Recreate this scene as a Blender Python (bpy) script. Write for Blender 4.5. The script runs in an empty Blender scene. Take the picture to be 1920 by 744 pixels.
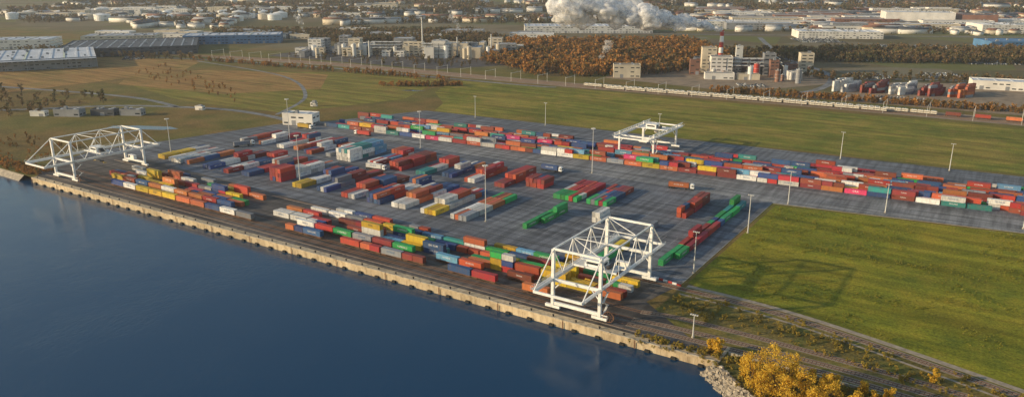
import bpy, bmesh, math, random
import numpy as np
from mathutils import Vector, Matrix, noise as mnoise
random.seed(7); R=random.Random(11); NR=np.random.RandomState(5)
sc=bpy.context.scene
sc.view_settings.view_transform='Standard'; sc.view_settings.look='None'; sc.view_settings.exposure=0
COL=sc.collection
# ------------------------------------------------------------------ materials
def newmat(name):
    m=bpy.data.materials.new(name); m.use_nodes=True
    nt=m.node_tree; b=nt.nodes['Principled BSDF']; return m,nt,b
def N(nt,t,**k):
    n=nt.nodes.new(t)
    for a,v in k.items(): setattr(n,a,v)
    return n
def noise(nt,co,scale,detail=4,rough=.6,stretch=None):
    if stretch:
        mp=N(nt,'ShaderNodeMapping'); mp.inputs['Scale'].default_value=stretch[:3]
        if len(stretch)>3: mp.inputs['Rotation'].default_value=(0,0,stretch[3])
        nt.links.new(co,mp.inputs[0]); co=mp.outputs[0]
    n=N(nt,'ShaderNodeTexNoise'); n.inputs['Scale'].default_value=scale
    n.inputs['Detail'].default_value=detail; n.inputs['Roughness'].default_value=rough
    nt.links.new(co,n.inputs['Vector']); return n.outputs['Fac']
def ramp(nt,fac,stops):
    r=N(nt,'ShaderNodeValToRGB'); e=r.color_ramp.elements
    while len(e)<len(stops): e.new(.5)
    for i,(p,c) in enumerate(stops):
        e[i].position=p; e[i].color=(*c,1) if not isinstance(c,(int,float)) else (c,c,c,1)
    nt.links.new(fac,r.inputs[0]); return r.outputs[0]
def mix(nt,fac,a,b,mode='MIX'):
    n=N(nt,'ShaderNodeMix',data_type='RGBA',blend_type=mode)
    for i,v in ((0,fac),(6,a),(7,b)):
        if isinstance(v,(int,float)): n.inputs[i].default_value=v
        elif isinstance(v,tuple): n.inputs[i].default_value=(*v,1)
        else: nt.links.new(v,n.inputs[i])
    return n.outputs[2]
def bump(nt,b,h,s,d):
    n=N(nt,'ShaderNodeBump'); n.inputs['Strength'].default_value=s; n.inputs['Distance'].default_value=d
    nt.links.new(h,n.inputs['Height']); nt.links.new(n.outputs[0],b.inputs['Normal'])
def plain(name,c,rough=.6,metal=0,var=.25,scale=1.5):
    m,nt,b=newmat(name); co=N(nt,'ShaderNodeTexCoord').outputs['Object']
    f=noise(nt,co,scale,3); d=tuple(x*(1-var) for x in c); l=tuple(min(1,x*(1+var*.5)) for x in c)
    nt.links.new(ramp(nt,f,[(.3,d),(.7,l)]),b.inputs['Base Color'])
    b.inputs['Roughness'].default_value=rough; b.inputs['Metallic'].default_value=metal; return m
def paint(name,c):
    m,nt,b=newmat(name); co=N(nt,'ShaderNodeTexCoord').outputs['Object']; oi=N(nt,'ShaderNodeObjectInfo')
    mr=N(nt,'ShaderNodeMapRange'); nt.links.new(oi.outputs['Random'],mr.inputs[0]); mr.inputs[3].default_value=.58; mr.inputs[4].default_value=1.15
    mh=N(nt,'ShaderNodeMapRange'); 
    ml=N(nt,'ShaderNodeMath',operation='MULTIPLY'); ml.inputs[1].default_value=17.3; nt.links.new(oi.outputs['Random'],ml.inputs[0])
    fr=N(nt,'ShaderNodeMath',operation='FRACT'); nt.links.new(ml.outputs[0],fr.inputs[0]); nt.links.new(fr.outputs[0],mh.inputs[0]); mh.inputs[3].default_value=.485; mh.inputs[4].default_value=.515
    h=N(nt,'ShaderNodeHueSaturation'); h.inputs['Color'].default_value=(*c,1); nt.links.new(mr.outputs[0],h.inputs['Value']); nt.links.new(mh.outputs[0],h.inputs['Hue'])
    add=N(nt,'ShaderNodeVectorMath',operation='ADD'); nt.links.new(co,add.inputs[0]); 
    cb=N(nt,'ShaderNodeCombineXYZ'); m3=N(nt,'ShaderNodeMath',operation='MULTIPLY'); m3.inputs[1].default_value=60; nt.links.new(oi.outputs['Random'],m3.inputs[0]); nt.links.new(m3.outputs[0],cb.inputs[0]); nt.links.new(cb.outputs[0],add.inputs[1])
    f=noise(nt,add.outputs[0],.7,6,.7,(1,1,.25)); fd=ramp(nt,f,[(.48,0.0),(.78,.65)])
    c2=mix(nt,fd,h.outputs[0],(.15,.09,.06))
    nt.links.new(c2,b.inputs['Base Color']); b.inputs['Roughness'].default_value=.55; return m
CC={'r':(.48,.045,.032),'n':(.27,.045,.035),'o':(.58,.16,.055),'y':(.74,.49,.03),'b':(.028,.085,.25),'l':(.15,.37,.60),
    'w':(.76,.75,.72),'g':(.02,.37,.10),'t':(.035,.29,.28),'k':(.28,.30,.34),'m':(.70,.05,.22)}
PM={k:paint('container_paint_'+k,v) for k,v in CC.items()}
STEEL=plain('dark_steel',(.05,.05,.055),.5,.3); WHITEP=plain('white_paint',(.84,.84,.82),.45,0,.15,.4); BLACKT=plain('black_rubber',(.02,.02,.02),.8)
LETW=plain('white_lettering',(.8,.8,.8),.5,0,.05); LETB=plain('blue_lettering',(.03,.12,.3),.5,0,.05); GLASS=plain('window_glass',(.03,.04,.05),.12,0,.1)
CONC=plain('pale_concrete',(.42,.38,.31),.85,0,.35,.35); GALV=plain('galvanised_steel',(.6,.6,.58),.5,.1,.1); YEL=plain('yellow_paint',(.6,.38,.03),.5); RUST=plain('rusty_steel',(.16,.08,.045),.8,.2); SLEEP=plain('sleeper',(.09,.07,.055),.9)
CREAM=plain('cream_cladding',(.64,.56,.43),.7,0,.2,.08); WCLAD=plain('white_cladding',(.78,.75,.70),.6,0,.2,.06); BCLAD=plain('blue_cladding',(.08,.20,.38),.6,0,.2,.06); GCLAD=plain('grey_cladding',(.28,.29,.31),.6,0,.3,.06); BRCLAD=plain('brown_cladding',(.26,.13,.09),.7,0,.3,.06)
ROOFG=plain('grey_roof',(.36,.37,.39),.8,0,.3,.05); ROOFD=plain('dark_roof',(.07,.08,.10),.7,0,.3,.05); ROOFW=plain('light_roof',(.58,.61,.66),.6,0,.25,.05); REDP=plain('red_paint',(.50,.05,.035),.6); BARK=plain('bark',(.10,.075,.05),.9); TILE=plain('tile_roof',(.24,.12,.08),.8,0,.3,.05)
# ------------------------------------------------------------------ geometry helper
class G:
    def __init__(s): s.v=[];s.f=[];s.m=[]
    def quad(s,pts,m=0):
        i=len(s.v); s.v+= [tuple(p) for p in pts]; s.f.append(tuple(range(i,i+len(pts)))); s.m.append(m)
    def box(s,x0,y0,z0,x1,y1,z1,m=0):
        i=len(s.v); s.v+=[(x0,y0,z0),(x1,y0,z0),(x1,y1,z0),(x0,y1,z0),(x0,y0,z1),(x1,y0,z1),(x1,y1,z1),(x0,y1,z1)]
        for q in ((0,3,2,1),(4,5,6,7),(0,1,5,4),(1,2,6,5),(2,3,7,6),(3,0,4,7)): s.f.append(tuple(i+k for k in q)); s.m.append(m)
    def beam(s,a,b,w,h=None,m=0,w2=None):
        a=Vector(a);b=Vector(b);h=h or w;d=(b-a).normalized(); up=Vector((0,0,1)) if abs(d.z)<.95 else Vector((0,1,0))
        x=d.cross(up).normalized(); y=x.cross(d).normalized(); k=(w2/w) if w2 else 1
        i=len(s.v)
        for p,q in ((a,1),(b,k)):
            for sx,sy in ((-1,-1),(1,-1),(1,1),(-1,1)): s.v.append(tuple(p+x*sx*w*q/2+y*sy*h*q/2))
        for q in ((0,1,2,3),(7,6,5,4),(0,4,5,1),(1,5,6,2),(2,6,7,3),(3,7,4,0)): s.f.append(tuple(i+k2 for k2 in q)); s.m.append(m)
    def cyl(s,a,b,r,n=12,m=0,r2=None):
        a=Vector(a);b=Vector(b);d=(b-a).normalized(); up=Vector((0,0,1)) if abs(d.z)<.95 else Vector((0,1,0))
        x=d.cross(up).normalized(); y=x.cross(d).normalized(); r2=r if r2 is None else r2; i=len(s.v)
        for p,q in ((a,r),(b,r2)):
            for k in range(n):
                t=2*math.pi*k/n; s.v.append(tuple(p+x*math.cos(t)*q+y*math.sin(t)*q))
        for k in range(n): s.f.append((i+k,i+(k+1)%n,i+n+(k+1)%n,i+n+k)); s.m.append(m)
        s.f.append(tuple(i+k for k in range(n))); s.m.append(m); s.f.append(tuple(i+n+n-1-k for k in range(n))); s.m.append(m)
    def mesh(s,name,mats):
        me=bpy.data.meshes.new(name); me.from_pydata(s.v,[],s.f)
        for m in mats: me.materials.append(m)
        me.polygons.foreach_set('material_index',s.m)
        bm=bmesh.new(); bm.from_mesh(me); bmesh.ops.recalc_face_normals(bm,faces=bm.faces); bm.to_mesh(me); bm.free()
        return me
def obj(name,me,loc=(0,0,0),rz=0,sc_=None):
    o=bpy.data.objects.new(name,me); o.location=loc; o.rotation_euler=(0,0,rz)
    if sc_: o.scale=sc_
    COL.objects.link(o); return o
def poly(name,pts,z,mat,th=0):
    me=bpy.data.meshes.new(name); bm=bmesh.new(); f=bm.faces.new([bm.verts.new((x,y,z)) for x,y in pts])
    bm.normal_update()
    if f.normal.z<0: f.normal_flip()
    bmesh.ops.triangulate(bm,faces=bm.faces[:]); bm.to_mesh(me); bm.free(); me.materials.append(mat); return obj(name,me)
def smooth(pts,n=8):
    P=[pts[0]]+list(pts)+[pts[-1]]; out=[]
    for i in range(1,len(P)-2):
        for k in range(n):
            t=k/n; out.append(tuple(.5*((2*P[i][j])+(-P[i-1][j]+P[i+1][j])*t+(2*P[i-1][j]-5*P[i][j]+4*P[i+1][j]-P[i+2][j])*t*t+(-P[i-1][j]+3*P[i][j]-3*P[i+1][j]+P[i+2][j])*t**3) for j in (0,1)))
    out.append(tuple(pts[-1])); return out
def offs(pts,d):
    out=[]
    for i,p in enumerate(pts):
        a=pts[max(0,i-1)];b=pts[min(len(pts)-1,i+1)]; dx,dy=b[0]-a[0],b[1]-a[1]; l=math.hypot(dx,dy); out.append((p[0]-dy/l*d,p[1]+dx/l*d))
    return out
def ribbon(g,pts,w,z0,z1,m=0,off=0):
    A=offs(pts,off-w/2);B=offs(pts,off+w/2)
    for i in range(len(pts)-1):
        g.quad([(*A[i],z1),(*A[i+1],z1),(*B[i+1],z1),(*B[i],z1)],m)
        if z1-z0>.01:
            g.quad([(*A[i],z0),(*A[i+1],z0),(*A[i+1],z1),(*A[i],z1)],m); g.quad([(*B[i],z0),(*B[i+1],z0),(*B[i+1],z1),(*B[i],z1)],m)
def track(name,pts,sleepers=True,ballast=None,z=.03):
    g=G()
    if ballast: ribbon(g,pts,ballast,0,z+.001,1)
    for s in (-.75,.75): ribbon(g,pts,.14,z,z+.17,0,s)
    if sleepers:
        for i in range(len(pts)-1):
            a=Vector(pts[i]);b=Vector(pts[i+1]);L=(b-a).length;d=(b-a)/L;n=max(1,int(L/1.2));q=Vector((-d.y,d.x))
            for k in range(n):
                c=a+d*(k+.5)*L/n; p1=c-q*1.3;p2=c+q*1.3; e=d*.13
                g.quad([(*(p1-e),z+.02),(*(p2-e),z+.02),(*(p2+e),z+.02),(*(p1+e),z+.02)],2)
    return obj(name,g.mesh(name,[RUST,BALLAST,SLEEP]))
def text_geo(s,size):
    cu=bpy.data.curves.new('t','FONT'); cu.body=s; cu.size=size; cu.resolution_u=1; cu.align_x='CENTER'; cu.align_y='CENTER'
    o=bpy.data.objects.new('t',cu); COL.objects.link(o); bpy.context.view_layer.update()
    me=bpy.data.meshes.new_from_object(o.evaluated_get(bpy.context.evaluated_depsgraph_get()))
    v=[tuple(x.co[:2]) for x in me.vertices]; f=[tuple(p.vertices) for p in me.polygons]
    bpy.data.objects.remove(o); bpy.data.meshes.remove(me); bpy.data.curves.remove(cu); return v,f
# ------------------------------------------------------------------ ground materials
def ground_mat():
    m,nt,b=newmat('rough_meadow'); co=N(nt,'ShaderNodeTexCoord').outputs['Object']
    big=noise(nt,co,.006,5,.6); med=noise(nt,co,.035,6,.65); fine=noise(nt,co,.6,5,.7)
    c1=ramp(nt,big,[(.30,(.17,.13,.045)),(.43,(.25,.155,.055)),(.52,(.14,.155,.035)),(.70,(.21,.18,.05))])
    c2=ramp(nt,med,[(.35,(.09,.085,.03)),(.5,(.20,.15,.05)),(.68,(.31,.20,.08))])
    c=mix(nt,.5,c1,c2); f=ramp(nt,fine,[(.3,.55),(.7,1.25)]); c=mix(nt,1.0,c,f,'MULTIPLY')
    vo=N(nt,'ShaderNodeTexVoronoi'); vo.inputs['Scale'].default_value=.008; nt.links.new(co,vo.inputs['Vector'])
    s=nt.nodes.new('ShaderNodeSeparateColor'); nt.links.new(vo.outputs['Color'],s.inputs[0])
    plots=ramp(nt,s.outputs[0],[(.0,(.10,.09,.05)),(.4,(.15,.12,.09)),(.6,(.14,.16,.05)),(.8,(.22,.19,.15)),(1,(.13,.11,.07))])
    se=N(nt,'ShaderNodeSeparateXYZ'); nt.links.new(co,se.inputs[0]); mr=N(nt,'ShaderNodeMapRange'); nt.links.new(se.outputs[1],mr.inputs[0]); mr.inputs[1].default_value=820; mr.inputs[2].default_value=900
    c=mix(nt,mr.outputs[0],c,mix(nt,.65,c,plots)); nt.links.new(c,b.inputs['Base Color']); b.inputs['Roughness'].default_value=1; b.inputs['Specular IOR Level'].default_value=.1
    bump(nt,b,fine,.6,.5); return m
def grass_mat(name,a,bb,cc,br=.5,streak=0.0,bp=.7):
    m,nt,b=newmat(name); co=N(nt,'ShaderNodeTexCoord').outputs['Object']
    big=noise(nt,co,.013,7,.65); med=noise(nt,co,.07,7,.75); fine=noise(nt,co,.9,6,.8); st=noise(nt,co,.11,5,.65,(.10,1,1,streak))
    c=ramp(nt,big,[(.40,a),(.5,bb),(.60,cc)]); c2=ramp(nt,med,[(.40,a),(.5,bb),(.60,cc)]); c=mix(nt,br,c,c2)
    c=mix(nt,1.0,c,ramp(nt,st,[(.38,.68),(.62,1.25)]),'MULTIPLY')
    c=mix(nt,1.0,c,ramp(nt,fine,[(.35,.5),(.65,1.45)]),'MULTIPLY'); nt.links.new(c,b.inputs['Base Color']); b.inputs['Roughness'].default_value=1; b.inputs['Specular IOR Level'].default_value=.1
    bump(nt,b,fine,bp,.4); return m
def asphalt(name,a,bb,ang=0):
    m,nt,b=newmat(name); co=N(nt,'ShaderNodeTexCoord').outputs['Object']
    big=noise(nt,co,.02,6,.7); st=noise(nt,co,.25,5,.6,(.06,1,1,ang)); st2=noise(nt,co,.3,4,.6,(1,.07,1,ang)); fine=noise(nt,co,1.2,5,.75)
    c=ramp(nt,big,[(.38,a),(.62,bb)]); c=mix(nt,1.,c,ramp(nt,st,[(.38,.58),(.58,1.14)]),'MULTIPLY'); c=mix(nt,1.,c,ramp(nt,st2,[(.38,.64),(.58,1.12)]),'MULTIPLY')
    c=mix(nt,1.,c,ramp(nt,fine,[(.3,.7),(.7,1.25)]),'MULTIPLY')
    br=N(nt,'ShaderNodeTexBrick'); br.inputs['Scale'].default_value=.08; br.inputs['Mortar Size'].default_value=.008; br.inputs['Color1'].default_value=(1,1,1,1); br.inputs['Color2'].default_value=(.9,.9,.9,1); br.inputs['Mortar'].default_value=(.93,.93,.93,1); nt.links.new(co,br.inputs['Vector'])
    c=mix(nt,1.,c,br.outputs[0],'MULTIPLY')
    nt.links.new(c,b.inputs['Base Color']); b.inputs['Roughness'].default_value=.75; b.inputs['Specular IOR Level'].default_value=.3; return m
GROUND=ground_mat()
GRASS=grass_mat('lawn_grass',(.31,.25,.03),(.225,.225,.022),(.125,.15,.02),.5,.25)
FIELD=grass_mat('field_grass',(.32,.235,.06),(.215,.205,.036),(.14,.16,.03),.5,-.1)
WEEDS=grass_mat('weedy_ground',(.12,.11,.045),(.23,.17,.05),(.12,.14,.03),.6)
BRUSHF=grass_mat('dry_field',(.32,.175,.06),(.36,.215,.08),(.22,.175,.05),.5,.1)
ASPH=asphalt('yard_asphalt',(.135,.147,.172),(.195,.205,.228)); QASPH=asphalt('quay_asphalt',(.09,.080,.074),(.15,.131,.117)); ROAD=asphalt('road_asphalt',(.21,.215,.225),(.28,.28,.28),.06); BALLAST=plain('ballast',(.30,.24,.18),.95,0,.4,.8); MARK=plain('road_marking',(.5,.5,.48),.7,0,.4,.5); DIRT=plain('bare_soil',(.28,.21,.14),.95,0,.4,.1); GRAVEL=plain('gravel',(.36,.30,.23),.95,0,.35,.5)
m,nt,b=newmat('water'); WATER=m; co=N(nt,'ShaderNodeTexCoord').outputs['Object']
b.inputs['Base Color'].default_value=(.006,.045,.11,1); b.inputs['Roughness'].default_value=.07; b.inputs['IOR'].default_value=1.33
w1=noise(nt,co,.7,6,.7,(1,.5,1,.6)); w2=noise(nt,co,.03,4,.6); mm=N(nt,'ShaderNodeMath',operation='MULTIPLY'); nt.links.new(w1,mm.inputs[0]); nt.links.new(ramp(nt,w2,[(.38,.3),(.62,1.)]),mm.inputs[1]); bump(nt,b,mm.outputs[0],.4,.26)
# ------------------------------------------------------------------ terrain
shore=[(-15000,120),(-3000,190),(-900,212),(-640,228),(-567,237),(-530,236.5)]
quay=[(-519,236.3),(-72,239.5)]
shore2=[(-64,231),(-56,224),(-44,217),(-20,205),(30,182),(120,140),(400,60),(3000,-500),(15000,-3000)]
gp=shore+quay+shore2+[(15000,16000),(-15000,16000)]
poly('ground',gp,0,GROUND)
poly('water',[(-15000,-6000),(15000,-6000),(15000,400),(-15000,400)],-3.2,WATER)
STONE=plain('riprap_stone',(.38,.33,.26),.9,0,.45,.5)
for nm,sh in (('river_bank',shore),('river_bank',shore2)):
    g=G(); 
    A=sh; B=offs(sh,-6)
    for i in range(len(A)-1): g.quad([(*A[i],0),(*A[i+1],0),(*B[i+1],-5),(*B[i],-5)])
    obj(nm,g.mesh(nm,[STONE]))
g=G(); rr=random.Random(3)
pl=smooth([(-72,238),(-64,231),(-56,224),(-44,217),(-20,205),(20,187)],6)
for i in range(900):
    k=rr.random()*(len(pl)-1); j=int(k); t=k-j; x=pl[j][0]*(1-t)+pl[j+1][0]*t; y=pl[j][1]*(1-t)+pl[j+1][1]*t; d=rr.random()
    x+=-d*2.6+rr.uniform(-.4,.4); y+=-d*4.5; z=.3-3.6*d; s=rr.uniform(.4,1.1)
    M=Matrix.Rotation(rr.random()*6,3,'Z')@Matrix.Rotation(rr.random()*2,3,'X')
    i0=len(g.v)
    for c in ((-1,-1,-1),(1,-1,-1),(1,1,-1),(-1,1,-1),(-.6,-.7,1),(.7,-.6,1),(.6,.7,1),(-.7,.6,1)):
        v=M@Vector((c[0]*s*rr.uniform(.6,1),c[1]*s*rr.uniform(.5,.9),c[2]*s*.6)); g.v.append((x+v.x,y+v.y,z+v.z))
    for q in ((0,3,2,1),(4,5,6,7),(0,1,5,4),(1,2,6,5),(2,3,7,6),(3,0,4,7)): g.f.append(tuple(i0+k2 for k2 in q)); g.m.append(0)
obj('riprap',g.mesh('riprap',[STONE]))
poly('yard_pavement',[(-545,262),(-560,300),(-545,352),(-520,462),(-500,470),(-460,560),(140,590),(140,500),(30,457),(-107,438),(-107,296),(-150,262)],.012,ASPH)
poly('quay_apron',[(-519.5,238.5),(-74,241.7),(-112,272),(-107,296),(-230,292),(-300,292),(-420,300),(-530,306),(-560,270)],.03,QASPH)
poly('service_road',[(-512,437),(-414,440),(-107,437.5),(30,456),(140,474),(140,495),(-80,476),(-300,464),(-470,452),(-512,450)],.024,ROAD)
g=G()
for d in (2.5,19): ribbon(g,[(-500,438+d*.5),(-107,440+d),(30,458+d),(130,475+d)],.2,.0,.034)
for k in range(60):
    x=-400+k*8.5
    if x<20: g.quad([(x,449,.034),(x+3,449.2,.034),(x+3,449.4,.034),(x,449.2,.034)])
for X in range(-232,-112,6):
    for (a,b2) in ((320,332),(340,352)): g.quad([(X,a,.018),(X+.12,a,.018),(X+.12,b2,.018),(X,b2,.018)])
for X in range(-470,-120,20):
    g.quad([(X-8,310,.018),(X-7.88,310,.018),(X-7.88,420,.018),(X-8,420,.018)])
for Y in (307,369,424): g.quad([(-500,Y,.018),(-112,Y,.018),(-112,Y+.12,.018),(-500,Y+.12,.018)])
obj('road_markings',g.mesh('road_markings',[MARK]))
# kerb round the yard's grass side
g=G(); ribbon(g,[(-106.8,298),(-106.8,437),(28,456)],.25,0,.14); obj('kerb',g.mesh('kerb',[CONC]))
poly('grass_field',[(-105,300),(-104,434),(-60,441),(30,454),(200,480),(200,215),(60,252),(17,273),(-56,292),(-98,297)],.02,GRASS)
poly('rear_field',[(-452,563),(-470,600),(-520,650),(-560,735),(-420,752),(-170,760),(200,770),(200,600)],.02,FIELD)
poly('west_field',[(-520,600),(-560,480),(-700,470),(-830,500),(-900,620),(-700,720),(-575,735)],.016,grass_mat('west_grass',(.31,.215,.06),(.20,.20,.04),(.26,.19,.05),.5,.3))
poly('dry_meadow',[(-900,460),(-900,610),(-980,700),(-1400,560),(-1400,300),(-900,330)],.016,BRUSHF)
poly('marsh_field',[(-860,500),(-700,520),(-640,600),(-720,690),(-880,640),(-930,560)],.022,BRUSHF)
poly('railway_embankment',[(-1000,722),(-788,752),(-420,760),(-174,774),(200,782),(200,820),(-174,806),(-420,792),(-788,786),(-1000,756)],.03,DIRT)
poly('bare_strip',[(-107,258),(-104,296),(-56,289),(17,269),(60,250),(60,236),(-70,246)],.016,WEEDS)
poly('depot_ground',[(-230,825),(-170,850),(-120,1000),(60,1080),(60,835)],.034,DIRT)
poly('plant_ground',[(-420,850),(-250,830),(-170,960),(-300,1080),(-440,1000)],.017,DIRT)
poly('factory_ground',[(-950,790),(-640,800),(-560,930),(-640,1040),(-960,860)],.016,QASPH)
poly('pond',[(-632,352),(-610,360),(-585,372),(-578,382),(-592,384),(-618,372),(-636,360)],.03,WATER)
poly('pond',[(-560,640),(-545,643),(-535,652),(-552,650)],.03,WATER)
g=G()
for pts,w in (([(-505,450),(-560,462),(-620,462),(-671,446),(-730,415),(-790,350),(-900,250)],7),([(-671,446),(-760,455),(-900,430),(-1200,360)],6),([(-1300,620),(-1000,702),(-788,735),(-482,745),(-430,752)],6),
              ([(-220,830),(-185,880),(-184,975),(-215,1060),(-300,1200),(-420,1500)],9),([(-184,975),(-100,1040),(60,1090)],8),([(-560,470),(-620,560),(-760,650),(-980,690)],4),([(-900,1330),(-500,1520),(0,1780)],9),([(-1400,900),(-950,1170),(-500,1440)],8)):
    ribbon(g,smooth(pts),w,0,.05)
obj('country_road',g.mesh('country_road',[ROAD]))
g=G(); ribbon(g,smooth([(-104,296.5),(-56,292.5),(17,273.5),(90,250)]),2.6,0,.04); ribbon(g,smooth([(-104,287),(-56,283),(14,264),(90,241)]),1.2,0,.04); obj('gravel_path',g.mesh('gravel_path',[GRAVEL]))
# ------------------------------------------------------------------ quay wall
g=G(); L0,L1=-519,-72; yq=lambda x:236.3+(x-L0)*3.2/(L1-L0)
n=45; dx=(L1-L0)/n
def prism(x0,x1,f0,f1,z0,z1,m):
    i0=len(g.v)
    for (xx,ff) in ((x0,f0),(x1,f0),(x1,f1),(x0,f1)): g.v.append((xx,yq(xx)+ff,z0))
    for (xx,ff) in ((x0,f0),(x1,f0),(x1,f1),(x0,f1)): g.v.append((xx,yq(xx)+ff,z1))
    for q in ((0,3,2,1),(4,5,6,7),(0,1,5,4),(1,2,6,5),(2,3,7,6),(3,0,4,7)): g.f.append(tuple(i0+k for k in q)); g.m.append(m)
for i in range(n):
    x=L0+i*dx
    prism(x+.04,x+dx-.04,-.5,2.6,-7,-.6,0); prism(x,x+dx,-.9,3.0,-.598,.22,0); prism(x+.3,x+dx-.3,-.8,-.35,.222,.5,3)
    prism(x+dx/2-.9,x+dx/2+.9,-1.5,-.52,-3.8,-2.3,1)
    g.cyl((x+dx/2,yq(x)+.6,.22),(x+dx/2,yq(x)+.6,.8),.28,8,1); g.cyl((x+dx/2,yq(x)+.6,.8),(x+dx/2,yq(x)+.6,1.0),.45,8,1)
    if i%3==0: prism(x-.2,x+.2,-.98,-.92,-3.4,.1,2)
g.box(L1,yq(L1)-.7,-7,L1+1.2,yq(L1)+12,.2,0)
m,nt,b=newmat('quay_concrete'); co=N(nt,'ShaderNodeTexCoord').outputs['Object']
f=noise(nt,co,.5,6,.7,(1,1,.2)); f2=noise(nt,co,.04,3); c=ramp(nt,f,[(.3,(.28,.21,.13)),(.5,(.54,.43,.28)),(.7,(.64,.54,.37))]); c=mix(nt,1.,c,ramp(nt,f2,[(.3,.75),(.7,1.15)]),'MULTIPLY'); nt.links.new(c,b.inputs['Base Color']); b.inputs['Roughness'].default_value=.9; bump(nt,b,f,.5,.2)
obj('quay_wall',g.mesh('quay_wall',[m,BLACKT,RUST,CONC]))
for y in (245,292):
    g=G(); ribbon(g,[(-520,y),(-96,y)],.9,.03,.05,1); ribbon(g,[(-520,y),(-96,y)],.16,.03,.2,0); obj('crane_rail',g.mesh('crane_rail',[RUST,CONC]))
for y in (249.3,254,262): track('railway_track',[(-515,y),(-110,y)],False,None,.032)
track('railway_track',smooth([(-110,249.3),(-80,250),(-31,251),(20,243),(90,220)],6),True,3.6,.032)
track('railway_track',smooth([(-110,254),(-90,256),(-31,256.5),(20,250),(90,230)],6),True,3.6,.034)
track('railway_track',smooth([(-110,262),(-90,265),(-31,263),(20,257),(90,236)],6),True,3.6,.036)
track('railway_track',smooth([(-160,283),(-130,291),(-102,292),(-56,288),(17,269),(90,246)],6),True,4,.05)
def rear(y,x): return y+.062*(x+470)
for o_ in (28,34): track('railway_track',[(-480,rear(457+o_,-480)),(150,rear(457+o_,150))],False,3.2,.05)
for o_ in (0,7,14): track('railway_track',smooth([(-1300,655+o_),(-998,735+o_),(-788,762+o_),(-420,768+o_),(-174,782+o_),(200,790+o_)],6),False,4.,.06)
g=G()
for i in range(26):
    x=-70+i*3.6; y=246.3-max(0,(x+31))*.16; g.box(x,y,0,x+3.3,y+.5,.9)
obj('concrete_parapet',g.mesh('concrete_parapet',[CONC]))
g=G()
for i in range(6): x=-119+i*2.2; g.box(x,296.3-i*.35,0.03,x+1.9,296.8-i*.35,.85,i%2)
obj('traffic_barrier',g.mesh('traffic_barrier',[WHITEP,REDP]))
# ------------------------------------------------------------------ containers
def cont_mesh(key,L,txt,tm,size):
    g=G(); H=2.6 if L<7 else 2.75; W=2.44; hl=L/2; hw=W/2; s=.14
    for sx in (-1,1):
        for sy in (-1,1): g.box(min(sx*hl,sx*(hl-s)),min(sy*hw,sy*(hw-s)),.0,max(sx*hl,sx*(hl-s)),max(sy*hw,sy*(hw-s)),H,0)
    for sy in (-1,1):
        y0,y1=sorted((sy*hw,sy*(hw-.1)))
        g.box(-hl+s,y0,.0,hl-s,y1,.16,0); g.box(-hl+s,y0,H-.1,hl-s,y1,H,0)
        nn=int(L/.55); st=(L-2*s)/nn
        for i in range(nn):
            x=-hl+s+i*st; a=sy*(hw-.03);c=sy*(hw-.08)
            P=[(x,c),(x+st*.2,a),(x+st*.5,a),(x+st*.7,c),(x+st,c)]
            for j in range(4): g.quad([(P[j][0],P[j][1],.16),(P[j+1][0],P[j+1][1],.16),(P[j+1][0],P[j+1][1],H-.1),(P[j][0],P[j][1],H-.1)],0)
    nn=int(L/1.1)
    for i in range(nn):
        x=-hl+.1+i*(L-.2)/nn; w=(L-.2)/nn
        g.quad([(x,-hw+.1,H-.05),(x+w*.5,-hw+.1,H-.05),(x+w*.5,hw-.1,H-.05),(x,hw-.1,H-.05)],0)
        g.quad([(x+w*.5,-hw+.1,H-.02),(x+w,-hw+.1,H-.02),(x+w,hw-.1,H-.02),(x+w*.5,hw-.1,H-.02)],0)
    for sx in (-1,1):
        xx=sx*(hl-.05); g.quad([(xx,-hw+s,.0),(xx,hw-s,.0),(xx,hw-s,H),(xx,-hw+s,H)],0)
        a,c=sorted((sx*hl,sx*(hl-.1))); g.box(a,-hw+s,0,c,hw-s,.15,0); g.box(a,-hw+s,H-.12,c,hw-s,H,0)
    for y in (-.8,-.35,.35,.8): g.beam((hl-.02,y,.15),(hl-.02,y,H-.12),.05,.05,1)
    g.box(hl-.045,-.02,.15,hl-.035,.02,H-.12,1)
    for i in range(5):
        y=-.9+i*.45; g.box(-hl+.01,y-.1,.15,-hl+.045,y+.1,H-.12,0)
    for sx in (-1,1):
        for sy in (-1,1):
            for z in (.0,H-.12):
                x0,x1=sorted((sx*(hl+.006),sx*(hl-.18))); y0,y1=sorted((sy*(hw+.006),sy*(hw-.16))); g.box(x0,y0,z-.003,x1,y1,z+.123,1)
    g.quad([(-hl+s,-hw+s,.12),(hl-s,-hw+s,.12),(hl-s,hw-s,.12),(-hl+s,hw-s,.12)],1)
    if txt:
        v,f=TX[(txt,size)]
        for sy in (-1,1):
            i0=len(g.v)
            for (x,z) in v: g.v.append((x*(-sy),sy*(hw-.022),z+H*.56))
            for q in f: g.f.append(tuple(i0+k for k in q)); g.m.append(2)
    return g.mesh('shipping_container',[PM[key],STEEL,tm or LETW])
TX={}
VAR={'r':[None,('KORVAL',1.2,LETW),None],'n':[None,None,('TRIMAR',.9,LETW)],'o':[None,('NORD SUD',1.1,LETW),None],'y':[('MTK',1.6,STEEL),None],'b':[('CRV COM',1.3,LETW),None],'l':[('NORDIK',1.2,LETW)],
     'w':[('NORDIK',1.3,LETB),None,('MERESA',1.2,LETB)],'g':[('OVERFIELD',1.3,LETW),None],'t':[None,('SEALAKE',1.1,LETW)],'k':[None,('NORDIK',1.3,LETB)],'m':[('ORA',1.7,LETW)]}
for vs in VAR.values():
    for v in vs:
        if v: TX[(v[0],v[1])]=text_geo(v[0],v[1])
CM={}
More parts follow.
